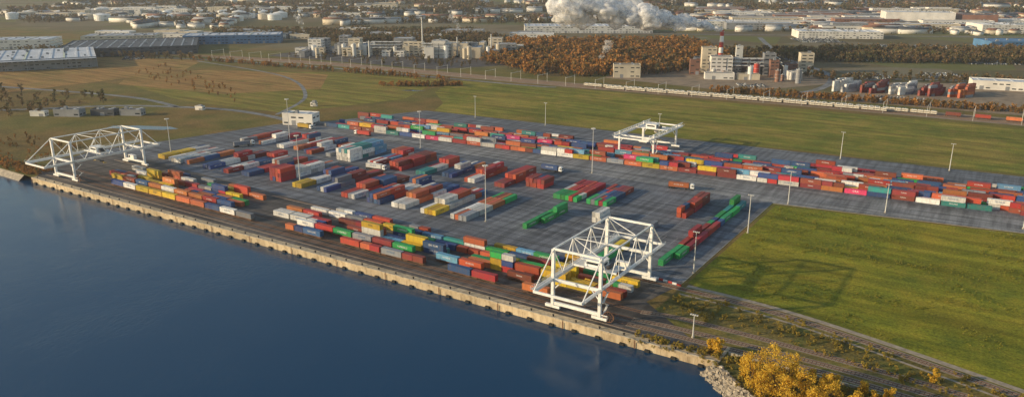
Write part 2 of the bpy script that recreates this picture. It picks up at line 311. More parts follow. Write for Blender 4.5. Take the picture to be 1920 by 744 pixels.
for k,vs in VAR.items():
    CM[k]=[cont_mesh(k,12.19,*( (v[0],v[2],v[1]) if v else (None,None,0))) for v in vs]
    CM[k+'s']=[cont_mesh(k,6.06,None,None,0)]
def cont(k,x,y,z=.03,rz=0,short=False):
    me=R.choice(CM[k+('s' if short else '')]); obj('shipping_container',me,(x+R.uniform(-.3,.3),y+R.uniform(-.12,.12),z),rz+(math.pi if R.random()<.5 else 0)+R.uniform(-.01,.01))
def slot(k,x,y,z=.03,rz=0):
    if R.random()<.2:
        d=3.07
        cont(k,x-d*math.cos(rz),y-d*math.sin(rz),z,rz,True); cont(R.choice([k,k,'r','w','b']),x+d*math.cos(rz),y+d*math.sin(rz),z,rz,True)
    else: cont(k,x,y,z,rz)
g=G(); L=13.0
g.box(-L/2,-1.3,.95,L/2,-1.05,1.2,0); g.box(-L/2,1.05,.95,L/2,1.3,1.2,0); g.box(-L/2,-.2,.85,L/2,.2,1.15,0)
for i in range(7): x=-L/2+.2+i*(L-.6)/6; g.box(x,-1.04,.98,x+.3,1.04,1.17,0)
for sx in (-1,1):
    g.box(sx*4.6-1.3,-1.1,.5,sx*4.6+1.3,1.1,.8,0)
    for a in (-.9,.9):
        for y in (-.75,.75): g.cyl((sx*4.6+a,y-.07,.62),(sx*4.6+a,y+.07,.62),.44,12,1)
    for y in (-.85,.85): g.cyl((sx*L/2,y,1.05),(sx*(L/2+.4),y,1.05),.2,8,1)
WAG=g.mesh('flat_wagon',[RUST,STEEL])
def wagon(x,y,rz=0): obj('flat_wagon',WAG,(x,y,.2),rz)
rows={254:"..bwyyyoobwk..ob.rokn.br.o",262:".yobowoorb....wrgkng.lr.n.",
      268.5:"yo.yy.rooo..oww..wlyb.yyryyo",271.5:"boy.o.rbor..wwr.nrbyt.gygyyr",278:".by.orkbn...ow.nr.bgbrtgnyrr",284:"w.yoo.byro...wwkrnbltngbgrgy",290:"...w.k.o......wbr.k...ylnyr."}
hts={268.5:{17:3,20:2,21:2,23:3,24:2,25:2},271.5:{17:2,19:2,21:3,23:2,24:2,25:2,3:2,4:2},278:{18:2,2:2,7:2,24:2,14:2,25:2},284:{3:2,8:2,24:2,21:2},290:{25:2}}
for y,s in rows.items():
    for k,ch in enumerate(s):
        if ch=='.': continue
        x=-478+13*k+(0 if y<265 else R.uniform(-.5,.5)); 
        if y<265:
            wagon(x,y); slot(ch,x,y,1.42)
        else:
            n=hts.get(y,{}).get(k,1)
            for h in range(n): slot(ch if R.random()<.8 else R.choice('robwyg'),x,y,.035+h*2.78)
def lane(x,y0,cols,wide,h,spread=None):
    for i,c in enumerate(cols):
        if c=='.': continue
        for w in range(wide):
            hh=h if isinstance(h,int) else int(h[min(i,len(h)-1)])
            if hh>1 and w==wide-1 and R.random()<.35: hh-=1
            for k in range(hh):
                cc=c if R.random()<.72 else R.choice((spread or 'rnobwk'))
                slot(cc,x+1.3+w*2.62,y0+6.2+i*12.6,.02+k*2.78,math.pi/2)
lane(-470,312,'bwo',2,1);lane(-449,311,'bwrn',3,'1121');lane(-430,311,'rwbr',3,'1112');lane(-412,313,'brwr',3,'1121')
lane(-387,315,'rwwk',4,'3221');lane(-363,312,'ywbb',3,'1121');lane(-344,314,'bknr',3,'1221');lane(-323,313,'rrbn',4,'1221');lane(-303,313,'brwb',4,'2212')
lane(-285,314,'wowb',4,'1221');lane(-264,314,'ywrr',4,'1221','rwow');lane(-244,315,'kwog',4,'1111','nwo')
lane(-203,322,'ggg',1,'122','g');lane(-199.5,335,'gg',1,'12','g')
lane(-495,378,'wrn',2,1);lane(-476,380,'owr',2,'121');lane(-456,380,'wrb',3,'112');lane(-440,382,'orw',2,'111');lane(-425,378,'rwn',3,'122');lane(-405,380,'kob',2,'121')
lane(-391,377,'wtl',5,'333','wwtl');lane(-364,379,'wlr',4,'112');lane(-342,377,'rrn',4,'222','n');lane(-319,376,'twr',3,'112');lane(-301,381,'bww',3,'121');lane(-282,379,'wrr',3,'122','r');lane(-260,380,'nrr',3,'122','rw')
lane(-244,391,'r',5,2,'rn');lane(-217,378,'grr',6,'111','rnw');lane(-196,379,'gbn',5,'111','rnk')
lane(-178,351,'w',2,2,'w');lane(-143,383,'rrn',2,'222','r');lane(-148,352,'l',1,1)
lane(-124,312,'ggrrrrgtg',1,'121211112','gr');lane(-120.5,324,'grrrrggt',1,'1','grt')
lane(-500,312,'yyw',3,'111','yk');lane(-486,311,'wwk',5,'111','wwk')
lane(-150,303,'gy',2,1,'g')
a=math.atan(.062); mixr='rrooonnwwkbbbltgymroonr'
def rrow(off,x0,x1,dens,h2,wag=False,mx=mixr,z=.03):
    x=x0
    while x<x1:
        if R.random()<dens:
            y=rear(457+off,x); c=R.choice(mx)
            if wag: wagon(x,y,a); slot(c,x,y,1.45,a)
            else:
                n=2 if R.random()<h2*(1.3 if x>-150 else .8) else 1
                for k in range(n): slot(c if k==0 else R.choice(mx),x,y,z+k*2.78,a)
        x+=12.7 if not wag else 14
rrow(2,-490,90,.95,.35,mx='rroonnwwwkbymorwt');rrow(5,-470,90,.93,.5);rrow(8,-455,90,.88,.45)
rrow(17,-440,90,.85,.3);rrow(20,-480,90,.9,.4)
rrow(28,-460,120,.93,0,True);rrow(34,-470,120,.92,0,True,'rroonwkbb')
rrow(43,-480,110,.85,.3,mx='rnrobbkgt');rrow(46,-300,110,.85,.3);rrow(56,-480,110,.45,.05,mx='rnogwro')
# ------------------------------------------------------------------ gantry cranes
def gantry(x0,x1,y0,y1,cn,cf,ty,zb=13.,zt=25.5,truss=True):
    g=G(); 
    for x in (x0,x1):
        for y in (y0,y1):
            g.beam((x,y,2.4),(x,y,zt if truss else zb+3),1.2,1.2)
            g.box(x-3.2,y-.55,1.2,x+3.2,y+.55,2.3,0)
            for k in (-2.4,-.9,.9,2.4): g.cyl((x+k,y-.25,.65),(x+k,y+.25,.65),.45,12,1); g.box(x+k-.5,y-.45,.7,x+k+.5,y+.45,1.2,1)
        g.beam((x,y0-cn,zb),(x,y1+cf,zb),.7,1.25)
        sx=-1 if x==x0 else 1
        g.box(min(x+sx*.5,x+sx*1.5),y0-cn,zb+.6,max(x+sx*.5,x+sx*1.5),y1+cf,zb+.68,2)
        n=int((y1+cf-y0+cn)/3)
        for i in range(n+1):
            y=y0-cn+i*(y1+cf-y0+cn)/n; g.beam((x+sx*1.5,y,zb+.68),(x+sx*1.5,y,zb+1.75),.06,.06,0)
        for z in (1.2,1.75): g.beam((x+sx*1.5,y0-cn,zb+z),(x+sx*1.5,y1+cf,zb+z),.06,.06,0)
        if truss:
            g.beam((x,y0,zt),(x,y1,zt),.5,.6)
            g.beam((x,y0,zt),(x,y0-cn+.5,zb+.5),.38,.38); g.beam((x,y1,zt),(x,y1+cf-.5,zb+.5),.38,.38)
            n=3; st=(y1-y0)/n
            for i in range(n):
                ya=y0+i*st; ym=ya+st/2
                g.beam((x,ya,zt-.3),(x,ym,zb+.5),.3,.3); g.beam((x,ym,zb+.5),(x,ya+st,zt-.3),.3,.3)
                if i: g.beam((x,ya,zb+.5),(x,ya,zt-.3),.2,.2)
        else:
            g.beam((x,y0-cn,zb+2.6),(x,y1+cf,zb+2.6),.5,.45)
            n=14; st=(y1+cf-y0+cn)/n
            for i in range(n):
                ya=y0-cn+i*st; g.beam((x,ya,zb+.6),(x,ya+st/2,zb+2.4),.22,.22); g.beam((x,ya+st/2,zb+2.4),(x,ya+st,zb+.6),.22,.22)
    for y in (y0,y1):
        g.beam((x0+.6,y,3.2),(x1-.6,y,3.2),.9,1.2); g.beam((x0+.6,y,zb-.1),(x1-.6,y,zb-.1),.8,1.2)
        if truss: g.beam((x0+.4,y,zt),(x1-.4,y,zt),.6,.9)
        for x,s in ((x0,1),(x1,-1)): g.beam((x,y,8.5),(x+s*3.6,y,zb-.7),.35,.35)
    for y in (y0-cn,y1+cf): g.beam((x0,y,zb),(x1,y,zb),.6,1.)
    if truss:
        n=3; st=(y1-y0)/n
        for i in range(1,n): g.beam((x0,y0+i*st,zt),(x1,y0+i*st,zt),.28,.28)
        for i in range(n):
            ya=y0+i*st; g.beam((x0 if i%2 else x1,ya,zt),(x1 if i%2 else x0,ya+st,zt),.22,.22)
    for i in range(4):
        z=3+i*2.6; g.beam((x1+1.1,y0+.8+(i%2)*3.4,z),(x1+1.1,y0+.8+((i+1)%2)*3.4,z+2.6),.8,.12,2); g.box(x1+.65,y0+(.1 if i%2 else 4.2)-.3,z+2.5,x1+1.5,y0+(.1 if i%2 else 4.2)+1,z+2.6,2)
    g.beam((x0-.9,y1,3),(x0-.9,y1,zt-1 if truss else zb),.5,.08,2)
    xm=(x0+x1)/2; g.box(x0+.8,ty-4,zb+.85,x1-.8,ty-3.2,zb+1.5,0); g.box(x0+.8,ty+3.2,zb+.85,x1-.8,ty+4,zb+1.5,0)
    g.box(x0+1.2,ty-3.2,zb+1.2,x1-1.2,ty+3.2,zb+1.4,2)
    g.box(xm-5,ty-2.8,zb+1.4,xm+3,ty+2.8,zb+4.2,0); g.box(xm-5.2,ty-3,zb+4.2,xm+3.2,ty+3,zb+4.35,0)
    g.box(xm-4,ty-2.83,zb+2.4,xm+2,ty-2.801,zb+3.4,3); g.box(xm+3.001,ty-1.5,zb+2.4,xm+3.03,ty+1.5,zb+3.4,3)
    g.cyl((xm+5,ty-2,zb+2.3),(xm+5,ty+2,zb+2.3),.8,14,1)
    g.box(xm-1.2,ty+4.2,zb-3,xm+1.2,ty+6.6,zb-.2,0); g.box(xm-1.23,ty+4.4,zb-2.2,xm+1.23,ty+6.4,zb-1,3); g.box(xm-1,ty+4.3,zb-.2,xm+1,ty+6.5,zb+.9,0)
    for sx in (-2,2):
        for sy in (-1,1): g.beam((xm+sx,ty+sy,zb+1.2),(xm+sx,ty+sy,8.2),.06,.06,1)
    g.box(xm-3,ty-1.1,7.6,xm+3,ty+1.1,8.2,1); g.box(xm-6.1,ty-.3,7.3,xm+6.1,ty+.3,7.6,4)
    for sx in (-6.1,5.9): g.box(xm+sx,ty-1.2,7.1,xm+sx+.25,ty+1.2,7.3,4)
    cx,cy=x1+3.9,y0-.2; 
    for k in range(20):
        t0,t1=2*math.pi*k/20,2*math.pi*(k+1)/20
        g.beam((cx+2.1*math.cos(t0),cy,3.2+2.1*math.sin(t0)),(cx+2.1*math.cos(t1),cy,3.2+2.1*math.sin(t1)),.5,.25,5)
        if k%2==0: g.beam((cx,cy,3.2),(cx+2.1*math.cos(t0),cy,3.2+2.1*math.sin(t0)),.12,.12,5)
    g.cyl((cx,cy-.3,3.2),(cx,cy+.3,3.2),.45,12,1); g.beam((x1+.5,cy,3.2),(cx,cy,3.2),.3,.3,0)
    g.box(x0+5,y1-.9,3.9,x0+11,y1+1.3,6.6,0); g.box(x0+5.5,y1-.93,4.6,x0+7,y1-.901,6.2,3)
    return obj('gantry_crane',g.mesh('gantry_crane',[WHITEP,STEEL,GALV,GLASS,YEL,RUST]))
gantry(-140,-119.5,245,292,14.5,13,264)
gantry(-506,-484,245,292,17,12,268)
gantry(-232,-206,498,540,9,12,528,zb=14.5,truss=False)
# ------------------------------------------------------------------ light masts
def mast(x,y,h,z=.03):
    g=G(); g.cyl((0,0,0),(0,0,.6),.6,10,1); g.cyl((0,0,.6),(0,0,h),.32,8,0,.14)
    if h>24:
        g.cyl((0,0,h-.9),(0,0,h-.7),1.1,12,0)
        for k in range(8): t=k*math.pi/4; g.box(math.cos(t)*1.2-.3,math.sin(t)*1.2-.3,h-.75,math.cos(t)*1.2+.3,math.sin(t)*1.2+.3,h-.3,0)
    else:
        g.beam((-1.3,0,h),(1.3,0,h),.14,.14,0)
        for k in (-1.2,-.4,.4,1.2): g.box(k-.25,-.45,h-.1,k+.25,.25,h+.25,0)
    obj('light_mast',g.mesh('light_mast',[GALV,CONC]),(x,y,z))
for x,y,h in ((-225,321,31),(-224,441,30),(-107,312,19),(-103,378,20),(-99,441,19),(-498,321,27),(-364,319,31),(-364,436,28),(-464,400,33),(-96,570,19),(-29,575,18),(-50,453,16),(14,462,18),(-330,560,19),(-230,566,19),(-400,556,19),(-85,252,9)): mast(x,y,h)
g=G()
for i in range(34):
    x=-1000+i*36; 
    y=float(np.interp(x,[-998,-788,-420,-174,200],[730,757,763,777,785]))
    for yy in (y,y+21): g.beam((x,yy,0),(x,yy,10.5),.25,.25)
    g.beam((x,y,9.6),(x,y+21,9.6),.2,.3)
obj('catenary_masts',g.mesh('catenary_masts',[GALV]))
g=G(); L=22
g.box(-L/2,-1.4,.9,L/2,1.4,1.15,1); g.box(-L/2,-1.4,2.7,L/2,1.4,2.85,0)
for i in range(8):
    x=-L/2+.3+i*(L-.6)/7
    for y in (-1.35,1.35): g.beam((x,y,1.15),(x,y,3.4),.14,.14,0)
for y in (-1.35,1.35): g.box(-L/2,y-.05,2.6,L/2,y+.05,3.3,0); g.box(-L/2,y-.04,1.15,L/2,y+.04,1.7,0)
for i in range(4):
    for z in (1.2,2.9):
        x=-L/2+1+i*5.3; g.box(x,-.85,z,x+4.3,.85,z+.75,2); g.box(x+.9,-.75,z+.75,x+3.5,.75,z+1.3,3)
for sx in (-8,8):
    for a2 in (-.9,.9):
        for y in (-.75,.75): g.cyl((sx+a2,y-.07,.45),(sx+a2,y+.07,.45),.44,10,1)
CAR=g.mesh('car_carrier_wagon',[CREAM,STEEL,WHITEP,GLASS])
def along(pts,step,fn):
    acc=0
    for i in range(len(pts)-1):
        a_=Vector(pts[i]);b_=Vector(pts[i+1]);l=(b_-a_).length
        if l<1e-6: continue
        t=0
        while acc+(l-t)>=step:
            t+=step-acc; acc=0; p=a_+(b_-a_)*(t/l); fn(p.x,p.y,math.atan2((b_-a_).y,(b_-a_).x))
        acc+=l-t
along(smooth([(-420,775),(-174,789),(-35,793),(200,797)],20),23.5,lambda x,y,r: obj('car_carrier_wagon',CAR,(x,y,.2),r) if x<-50 else (wagon(x,y,r),cont(R.choice('oorn'),x,y,1.45,r)))
along(smooth([(-390,769),(-174,782),(-35,786),(200,790)],20),23.5,lambda x,y,r: obj('car_carrier_wagon',CAR,(x,y,.2),r) if x<-90 else None)
def truck(x,y,rz,c,body=True):
    g=G(); 
    g.box(-6.5,-1.2,1.0,6.3,1.2,1.25,1)
    for wx in (-5.5,-4.2,-2.9,4.6,8.0):
        for wy in (-1.05,1.05): g.cyl((wx,wy-.2,.5),(wx,wy+.2,.5),.5,12,3)
    g.box(4,-1.0,.7,9.2,1.0,1.0,1); g.box(7.0,-1.22,1.0,9.3,1.22,3.4,0)
    g.box(9.301,-1.1,2.0,9.32,1.1,3.0,2); g.box(7.8,-1.24,2.1,9.0,1.24,2.9,2)
    g.box(7.1,-1.1,3.4,8.7,1.1,3.8,0); g.box(9.3,-1.2,.6,9.5,1.2,1.1,1)
    for s in (-1.35,1.35): g.box(8.9,s-.1,2.2,9.0,s+.1,2.8,1)
    o=obj('container_truck',g.mesh('container_truck',[WHITEP,STEEL,GLASS,BLACKT]),(x,y,.03),rz)
    if body:
        cc=bpy.data.objects.new('container_load',R.choice(CM[c])); cc.parent=o; cc.location=(0,0,1.26); COL.objects.link(cc)
truck(-163,437,.2,'o');truck(-350,371,.1,'w');truck(-492,440,.05,'y');truck(-430,446,3.2,'r');truck(-250,431,0.02,'b');truck(-480,368,1.2,'k')
# ------------------------------------------------------------------ buildings
def building(name,x,y,w,d,h,rz,wall,roof,win=True,sky=True,cols=False,bays=None):
    g=G(); g.box(-w/2,-d/2,0,w/2,d/2,h,0)
    t=.35; e=h+.8
    for q in ((-w/2-.1,-d/2-.1,w/2+.1,-d/2+t),(-w/2-.1,d/2-t,w/2+.1,d/2+.1),(-w/2-.1,-d/2+t,-w/2+t,d/2-t),(w/2-t,-d/2+t,w/2+.1,d/2-t)): g.box(q[0],q[1],h-.4,q[2],q[3],e,0)
    g.quad([(-w/2+t,-d/2+t,h+.05),(w/2-t,-d/2+t,h+.05),(w/2-t,d/2-t,h+.05),(-w/2+t,d/2-t,h+.05)],1)
    rr=random.Random(int(x*7+y))
    if sky:
        n=max(2,int(w/14))
        for i in range(n):
            xx=-w/2+(i+.5)*w/n
            if roof is ROOFD:
                for q in range(max(2,int(d/9))): yy=-d/2+3+q*9; g.box(xx-1.1,yy,h+.05,xx+1.1,min(yy+2.6,d/2-1),h+.65,2)
            else: g.box(xx-1.2,-d/2+2.5,h+.05,xx+1.2,d/2-2.5,h+.65,2 if not rr.random()<.15 else 3)
    for i in range(max(1,int(w*d/900))):
        xx=rr.uniform(-w/2+3,w/2-5);yy=rr.uniform(-d/2+3,d/2-5); g.box(xx,yy,h+.06,xx+rr.uniform(2,4),yy+rr.uniform(2,3),h+rr.uniform(1.5,3),4)
    if win:
        fl=max(1,int(h/4))
        for s in range(fl):
            z=1.4+s*h/fl; n=max(2,int(w/6))
            for i in range(n):
                xx=-w/2+(i+.5)*w/n; dd=w/n*.32
                if s==0 and i%4==1: g.box(xx-2,-d/2-.06,0,xx+2,-d/2-.02,min(4.2,h*.6),4)
                elif rr.random()<.7: g.box(xx-dd,-d/2-.05,z,xx+dd,-d/2-.02,z+1.2,3)
            n=max(2,int(d/6))
            for i in range(n):
                yy=-d/2+(i+.5)*d/n; dd=d/n*.3; g.box(w/2+.02,yy-dd,z,w/2+.05,yy+dd,z+1.2,3)
    if cols:
        n=int(w/8)
        for i in range(n+1): xx=-w/2+i*w/n; g.beam((xx,-d/2-7,0),(xx,-d/2-7,h-1),.8,.8,0)
        g.box(-w/2,-d/2-8,h-1,w/2,-d/2-.12,h-.3,1)
    o=obj(name,g.mesh(name,[wall,roof,ROOFW,GLASS,GCLAD]),(x,y,0),rz); return o
a33=math.radians(33)
building('office_building',-508,452,28,13,9.5,.33,WCLAD,ROOFW)
building('depot_shed',-712,365,24,10,6,.5,GCLAD,ROOFD);building('depot_shed',-690,385,22,9,5,.5,ROOFD,ROOFD);building('depot_shed',-668,398,20,8,5,.5,GCLAD,ROOFD);building('depot_shed',-735,350,14,6,4,.5,WCLAD,ROOFW)
building('site_cabin',-640,448,8,4,3,.3,WCLAD,ROOFW,True,False);building('site_cabin',-565,520,6,3,3,.3,WCLAD,ROOFW,True,False)
building('warehouse',-1130,560,120,150,13,a33+.5,GCLAD,ROOFW,True,True,True)
building('warehouse',-1240,470,110,90,12,a33+.5,CREAM,ROOFG,True,True,True)
building('warehouse',-1180,720,190,150,12,a33+.35,ROOFD,ROOFD,True,True)
building('warehouse',-1165,900,160,60,14,a33+.2,BCLAD,ROOFW)
building('warehouse',-1400,640,140,60,14,a33+.2,WCLAD,ROOFW);building('warehouse',-1340,800,120,60,12,a33+.2,CREAM,ROOFG)
building('warehouse',-752,1438,255,70,13,a33,WCLAD,ROOFW);building('warehouse',-212,1985,140,60,30,.34,WCLAD,ROOFW,False,False);building('warehouse',-100,2030,70,60,26,.34,BRCLAD,ROOFD,False,False)
building('warehouse',-560,1720,140,60,13,.5,WCLAD,ROOFW);building('warehouse',-300,1580,150,60,12,.45,WCLAD,ROOFW);building('warehouse',-40,1890,120,70,16,.5,WCLAD,ROOFW);building('warehouse',-20,1530,90,60,12,.5,BCLAD,BCLAD,True,False)
building('warehouse',-5,1010,80,26,9,.2,WCLAD,ROOFW)
building('control_building',-400,871,32,16,15,.5,CREAM,ROOFD)
fr=random.Random(21)
def silo(x,y,r,h,mat,name='storage_tank',cone=True):
    g=G(); g.cyl((0,0,0),(0,0,h),r,24,0); g.cyl((0,0,h),(0,0,h+(r*.2 if cone else .3)),r*1.01,24,0,.3)
    for z in (h*.33,h*.66,h): g.cyl((0,0,z-.15),(0,0,z+.1),r*1.02,24,1)
    g.beam((r+.3,0,0),(r+.3,0,h+1),.5,.1,1); g.cyl((0,0,h),(0,0,h+r*.2+1.),.5,8,1)
    obj(name,g.mesh(name,[mat,GALV]),(x,y,0))
for i in range(52):
    t=fr.random(); s=fr.random(); x=-915+t*300+s*(-40); y=800+t*165+s*80; w=fr.uniform(10,36); d=fr.uniform(8,22); h=fr.choice([6,8,9,12,15,20,24])
    building('factory_building',x,y,w,d,h,a33+fr.choice([0,0,1.57])-.1,fr.choice([CREAM,WCLAD,CREAM,WCLAD,GCLAD]),fr.choice([ROOFG,ROOFW,ROOFW]),True,False)
for i in range(26): t=fr.random(); silo(-890+t*270+fr.uniform(-20,20),810+t*150+fr.uniform(-10,40),fr.uniform(2,4),fr.uniform(10,22),fr.choice([WHITEP,GALV,CREAM]),'silo')
for (x,y,h) in ((-745,905,58),(-700,930,30),(-800,850,26),(-660,960,34)):
    g=G(); g.cyl((0,0,0),(0,0,h),1.3,14,0,.8); g.cyl((0,0,h-1),(0,0,h),1.,14,1); g.cyl((0,0,0),(0,0,2),2.2,14,1); obj('chimney',g.mesh('chimney',[GALV,STEEL]),(x,y,0))
for (x,y,w,d,h,mt) in ((-312,955,26,18,22,WCLAD),(-335,975,18,16,30,CREAM),(-285,985,24,16,16,BRCLAD),(-262,985,14,14,26,GCLAD),(-245,1010,22,14,12,BRCLAD),(-300,915,34,12,7,WCLAD),(-270,930,26,10,6,CREAM),(-352,1000,20,18,14,GCLAD),(-225,960,14,10,9,WCLAD),(-228,1030,16,14,24,CREAM),(-340,940,12,10,18,BRCLAD),(-295,970,8,8,34,GALV),(-250,965,10,10,20,BRCLAD)):
    building('process_building',x,y,w,d,h,.45,mt,ROOFD,True,False)
for i in range(26): silo(-330+fr.random()*130,925+fr.random()*90,fr.uniform(1.3,3.6),fr.uniform(6,18),fr.choice([GALV,REDP,WHITEP,BRCLAD,GCLAD]))
g=G()
for k in range(5):
    x=-20+k*9
    for j in range(3):
        for z in range(1,5): g.beam((x,j*7,z*5),(x+9,j*7,z*5),.4,.4)
        g.beam((x,j*7,0),(x,j*7,21),.5,.5)
        if j<2: g.beam((x,j*7,20),(x,j*7+7,20),.4,.4)
for k in range(6): g.cyl((-20,1+k*2.3,12+(k%3)*4),(25,1+k*2.3,12+(k%3)*4),.6,8,1)
pm=g.mesh('pipe_rack',[STEEL,GALV])
for (x,y,r_) in ((-285,958,.45),(-250,1000,2.0),(-800,880,.5),(-720,900,.5)): obj('pipe_rack',pm,(x,y,0),r_)
g=G(); n=7; hh=50
for k in range(n): g.cyl((0,0,k*hh/n),(0,0,(k+1)*hh/n),3.4-1.1*k/n,20,0 if k%2 else 1,3.4-1.1*(k+1)/n)
g.cyl((0,0,0),(0,0,3),4.2,20,2); g.cyl((0,0,hh*.7),(0,0,hh*.7+.3),3.6,20,3); g.cyl((0,0,hh*.96),(0,0,hh*.96+.3),3.1,20,3)
obj('striped_chimney',g.mesh('striped_chimney',[WHITEP,REDP,CONC,GALV]),(-328,1000,0))
for i in range(5):
    for j in range(3):
        for q in range(2):
            for k in range(fr.choice([2,3,4])):
                for r_ in range(3): 
                    c=['w','n','w','n','o'][i] if fr.random()<.8 else 'k'
                    me=CM[c][0]; obj('shipping_container',me,(-163+i*27+j*2.8+(0 if q else 9),893+i*6+r_*13+(j*3),k*2.78+.04),1.1)
for i in range(60):
    t=fr.random(); s=fr.random(); x=-2150+t*620-s*180; y=900+t*400+s*330; silo(x,y,fr.uniform(9,18),fr.uniform(10,15),fr.choice([WHITEP,WHITEP,CREAM]),'oil_tank',True)
for i in range(75):
    u=fr.uniform(0,1); s=fr.uniform(0,1); x=-600+u*640-s*250; y=1560+u*330+s*700
    building('warehouse',x,y,fr.uniform(50,170),fr.uniform(20,50),fr.uniform(7,16),.48,fr.choice([WCLAD,WCLAD,CREAM,GCLAD,BRCLAD]),fr.choice([ROOFW,ROOFG,ROOFG,ROOFD]),True,False)
for i in range(60):
    u=fr.uniform(0,1); s=fr.uniform(0,1); x=-2150+u*900-s*300; y=960+u*600+s*500
    building('warehouse',x,y,fr.uniform(30,110),fr.uniform(15,40),fr.uniform(6,16),.5,fr.choice([WCLAD,CREAM,GCLAD]),fr.choice([ROOFW,ROOFG,ROOFD]),True,False)
for i in range(30):
    u=fr.uniform(0,1); x=-1450+u*700+fr.uniform(-60,60); y=820+u*480+fr.uniform(-30,60)
    if y<1100 and x>-1000: continue
    building('warehouse',x,y,fr.uniform(25,80),fr.uniform(15,36),fr.uniform(6,12),.5,fr.choice([WCLAD,CREAM,GCLAD]),fr.choice([ROOFW,ROOFG]),True,False)
# ------------------------------------------------------------------ scatter of merged copies
def merge(name,tmpls,places,mats):
    V=[];F=[];Mi=[];off=0
    for (x,y,z,s,r,k) in places:
        v,f,mi=tmpls[k]; c,sn=math.cos(r),math.sin(r)
        vv=np.empty_like(v); vv[:,0]=(v[:,0]*c-v[:,1]*sn)*s+x; vv[:,1]=(v[:,0]*sn+v[:,1]*c)*s+y; vv[:,2]=v[:,2]*s+z
        V.append(vv);F.append(f+off);Mi.append(mi);off+=len(v)
    V=np.concatenate(V);F=np.concatenate(F);Mi=np.concatenate(Mi)
    me=bpy.data.meshes.new(name); me.vertices.add(len(V)); me.vertices.foreach_set('co',V.astype(np.float32).ravel())
    me.loops.add(F.size); me.loops.foreach_set('vertex_index',F.astype(np.int32).ravel())
    me.polygons.add(len(F)); me.polygons.foreach_set('loop_start',np.arange(0,F.size,4,dtype=np.int32))
    for m in mats: me.materials.append(m)
    me.polygons.foreach_set('material_index',Mi.astype(np.int32)); me.update(calc_edges=True)
    return obj(name,me)
def quads_from_G(g):
    keep=[i for i,q in enumerate(g.f) if len(q)==4]
    return np.array(g.v,float),np.array([g.f[i] for i in keep]),np.array([g.m[i] for i in keep])
def tree_t(h,rad,nclump,per,ls,seed,base=.25,trunk=.035):
    r=np.random.RandomState(seed); g=G(); 
    g.beam((0,0,0),(0,0,h*.45),h*trunk*2,h*trunk*2,0,h*trunk); 
    cl=[]
    for i in range(nclump):
        t=r.rand()*2*math.pi; zz=base+(.95-base)*((i+.5)/nclump); rr=rad*math.sqrt(max(.08,1-((zz-.55)/.5)**2))*r.uniform(.25,.85)
        c=np.array([math.cos(t)*rr,math.sin(t)*rr,zz*h]); cl.append(c)
        if i%2==0: g.beam((0,0,h*r.uniform(.2,.42)),tuple(c),h*trunk*.9,h*trunk*.9,0,h*trunk*.25)
    for c in cl:
        cs=rad*r.uniform(.3,.5)
        for j in range(per):
            d=r.randn(3); d/=np.linalg.norm(d); p=c+d*cs*r.uniform(.5,1.05)*np.array([1,1,.8])
            a1=r.randn(3); a1/=np.linalg.norm(a1); a2=np.cross(a1,d+.4*r.randn(3)); a2/=np.linalg.norm(a2)+1e-6; s=ls*r.uniform(.6,1.3)
            g.quad([p-a1*s/2,p+a2*s/2,p+a1*s/2,p-a2*s/2],1)
    return quads_from_G(g)
def leafmat(name,stops,sc=.02,tr=.3):
    m,nt,b=newmat(name); ge=N(nt,'ShaderNodeNewGeometry'); co=N(nt,'ShaderNodeTexCoord').outputs['Object']
    f=noise(nt,co,sc,4,.8); ad=N(nt,'ShaderNodeMath',operation='MULTIPLY_ADD'); nt.links.new(ge.outputs['Random Per Island'],ad.inputs[0]); ad.inputs[1].default_value=.35
    sb=N(nt,'ShaderNodeMath',operation='SUBTRACT'); nt.links.new(f,sb.inputs[0]); sb.inputs[1].default_value=.17; nt.links.new(sb.outputs[0],ad.inputs[2])
    col=ramp(nt,ad.outputs[0],stops); nt.links.new(col,b.inputs['Base Color']); b.inputs['Roughness'].default_value=.8; b.inputs['Specular IOR Level'].default_value=.2
    tl=N(nt,'ShaderNodeBsdfTranslucent'); nt.links.new(col,tl.inputs[0]); ms=N(nt,'ShaderNodeMixShader'); ms.inputs[0].default_value=tr
    nt.links.new(b.outputs[0],ms.inputs[1]); nt.links.new(tl.outputs[0],ms.inputs[2]); nt.links.new(ms.outputs[0],nt.nodes['Material Output'].inputs[0])
    return m
LBROWN=leafmat('autumn_leaves',[(.28,(.12,.12,.04)),(.42,(.24,.15,.055)),(.55,(.42,.20,.06)),(.68,(.56,.27,.06)),(.85,(.32,.18,.07))],.03)
LMIX=leafmat('mixed_leaves',[(.28,(.085,.10,.045)),(.45,(.15,.13,.055)),(.6,(.26,.16,.075)),(.75,(.19,.13,.07)),(.9,(.12,.12,.055))],.02)
LGOLD=leafmat('golden_leaves',[(.2,(.30,.19,.03)),(.4,(.62,.38,.04)),(.62,(.80,.55,.07)),(.85,(.52,.43,.07))],.4,.4)
T_=[tree_t(13,4.6,9,11,2.2,s) for s in (1,2,3,4)]+[tree_t(10,4.2,8,11,2.0,s,.18) for s in (5,6)]
def inpoly(x,y,P):
    c=False;j=len(P)-1
    for i in range(len(P)):
        if (P[i][1]>y)!=(P[j][1]>y) and x<(P[j][0]-P[i][0])*(y-P[i][1])/(P[j][1]-P[i][1])+P[i][0]: c=not c
        j=i
    return c
def fill(P,n,smin,smax,gap=0,nt_=6,rots=None):
    xs=[p[0] for p in P];ys=[p[1] for p in P];out=[];tr=0
    while len(out)<n and tr<n*20:
        tr+=1; x=R.uniform(min(xs),max(xs));y=R.uniform(min(ys),max(ys))
        if not inpoly(x,y,P): continue
        if gap and math.sin(x*.011+2*math.sin(y*.006))+math.sin(y*.013+1.7*math.sin(x*.008))<gap-1: continue
        out.append((x,y,0,R.uniform(smin,smax),R.choice(rots) if rots else R.random()*6.28,R.randrange(nt_)))
    return out
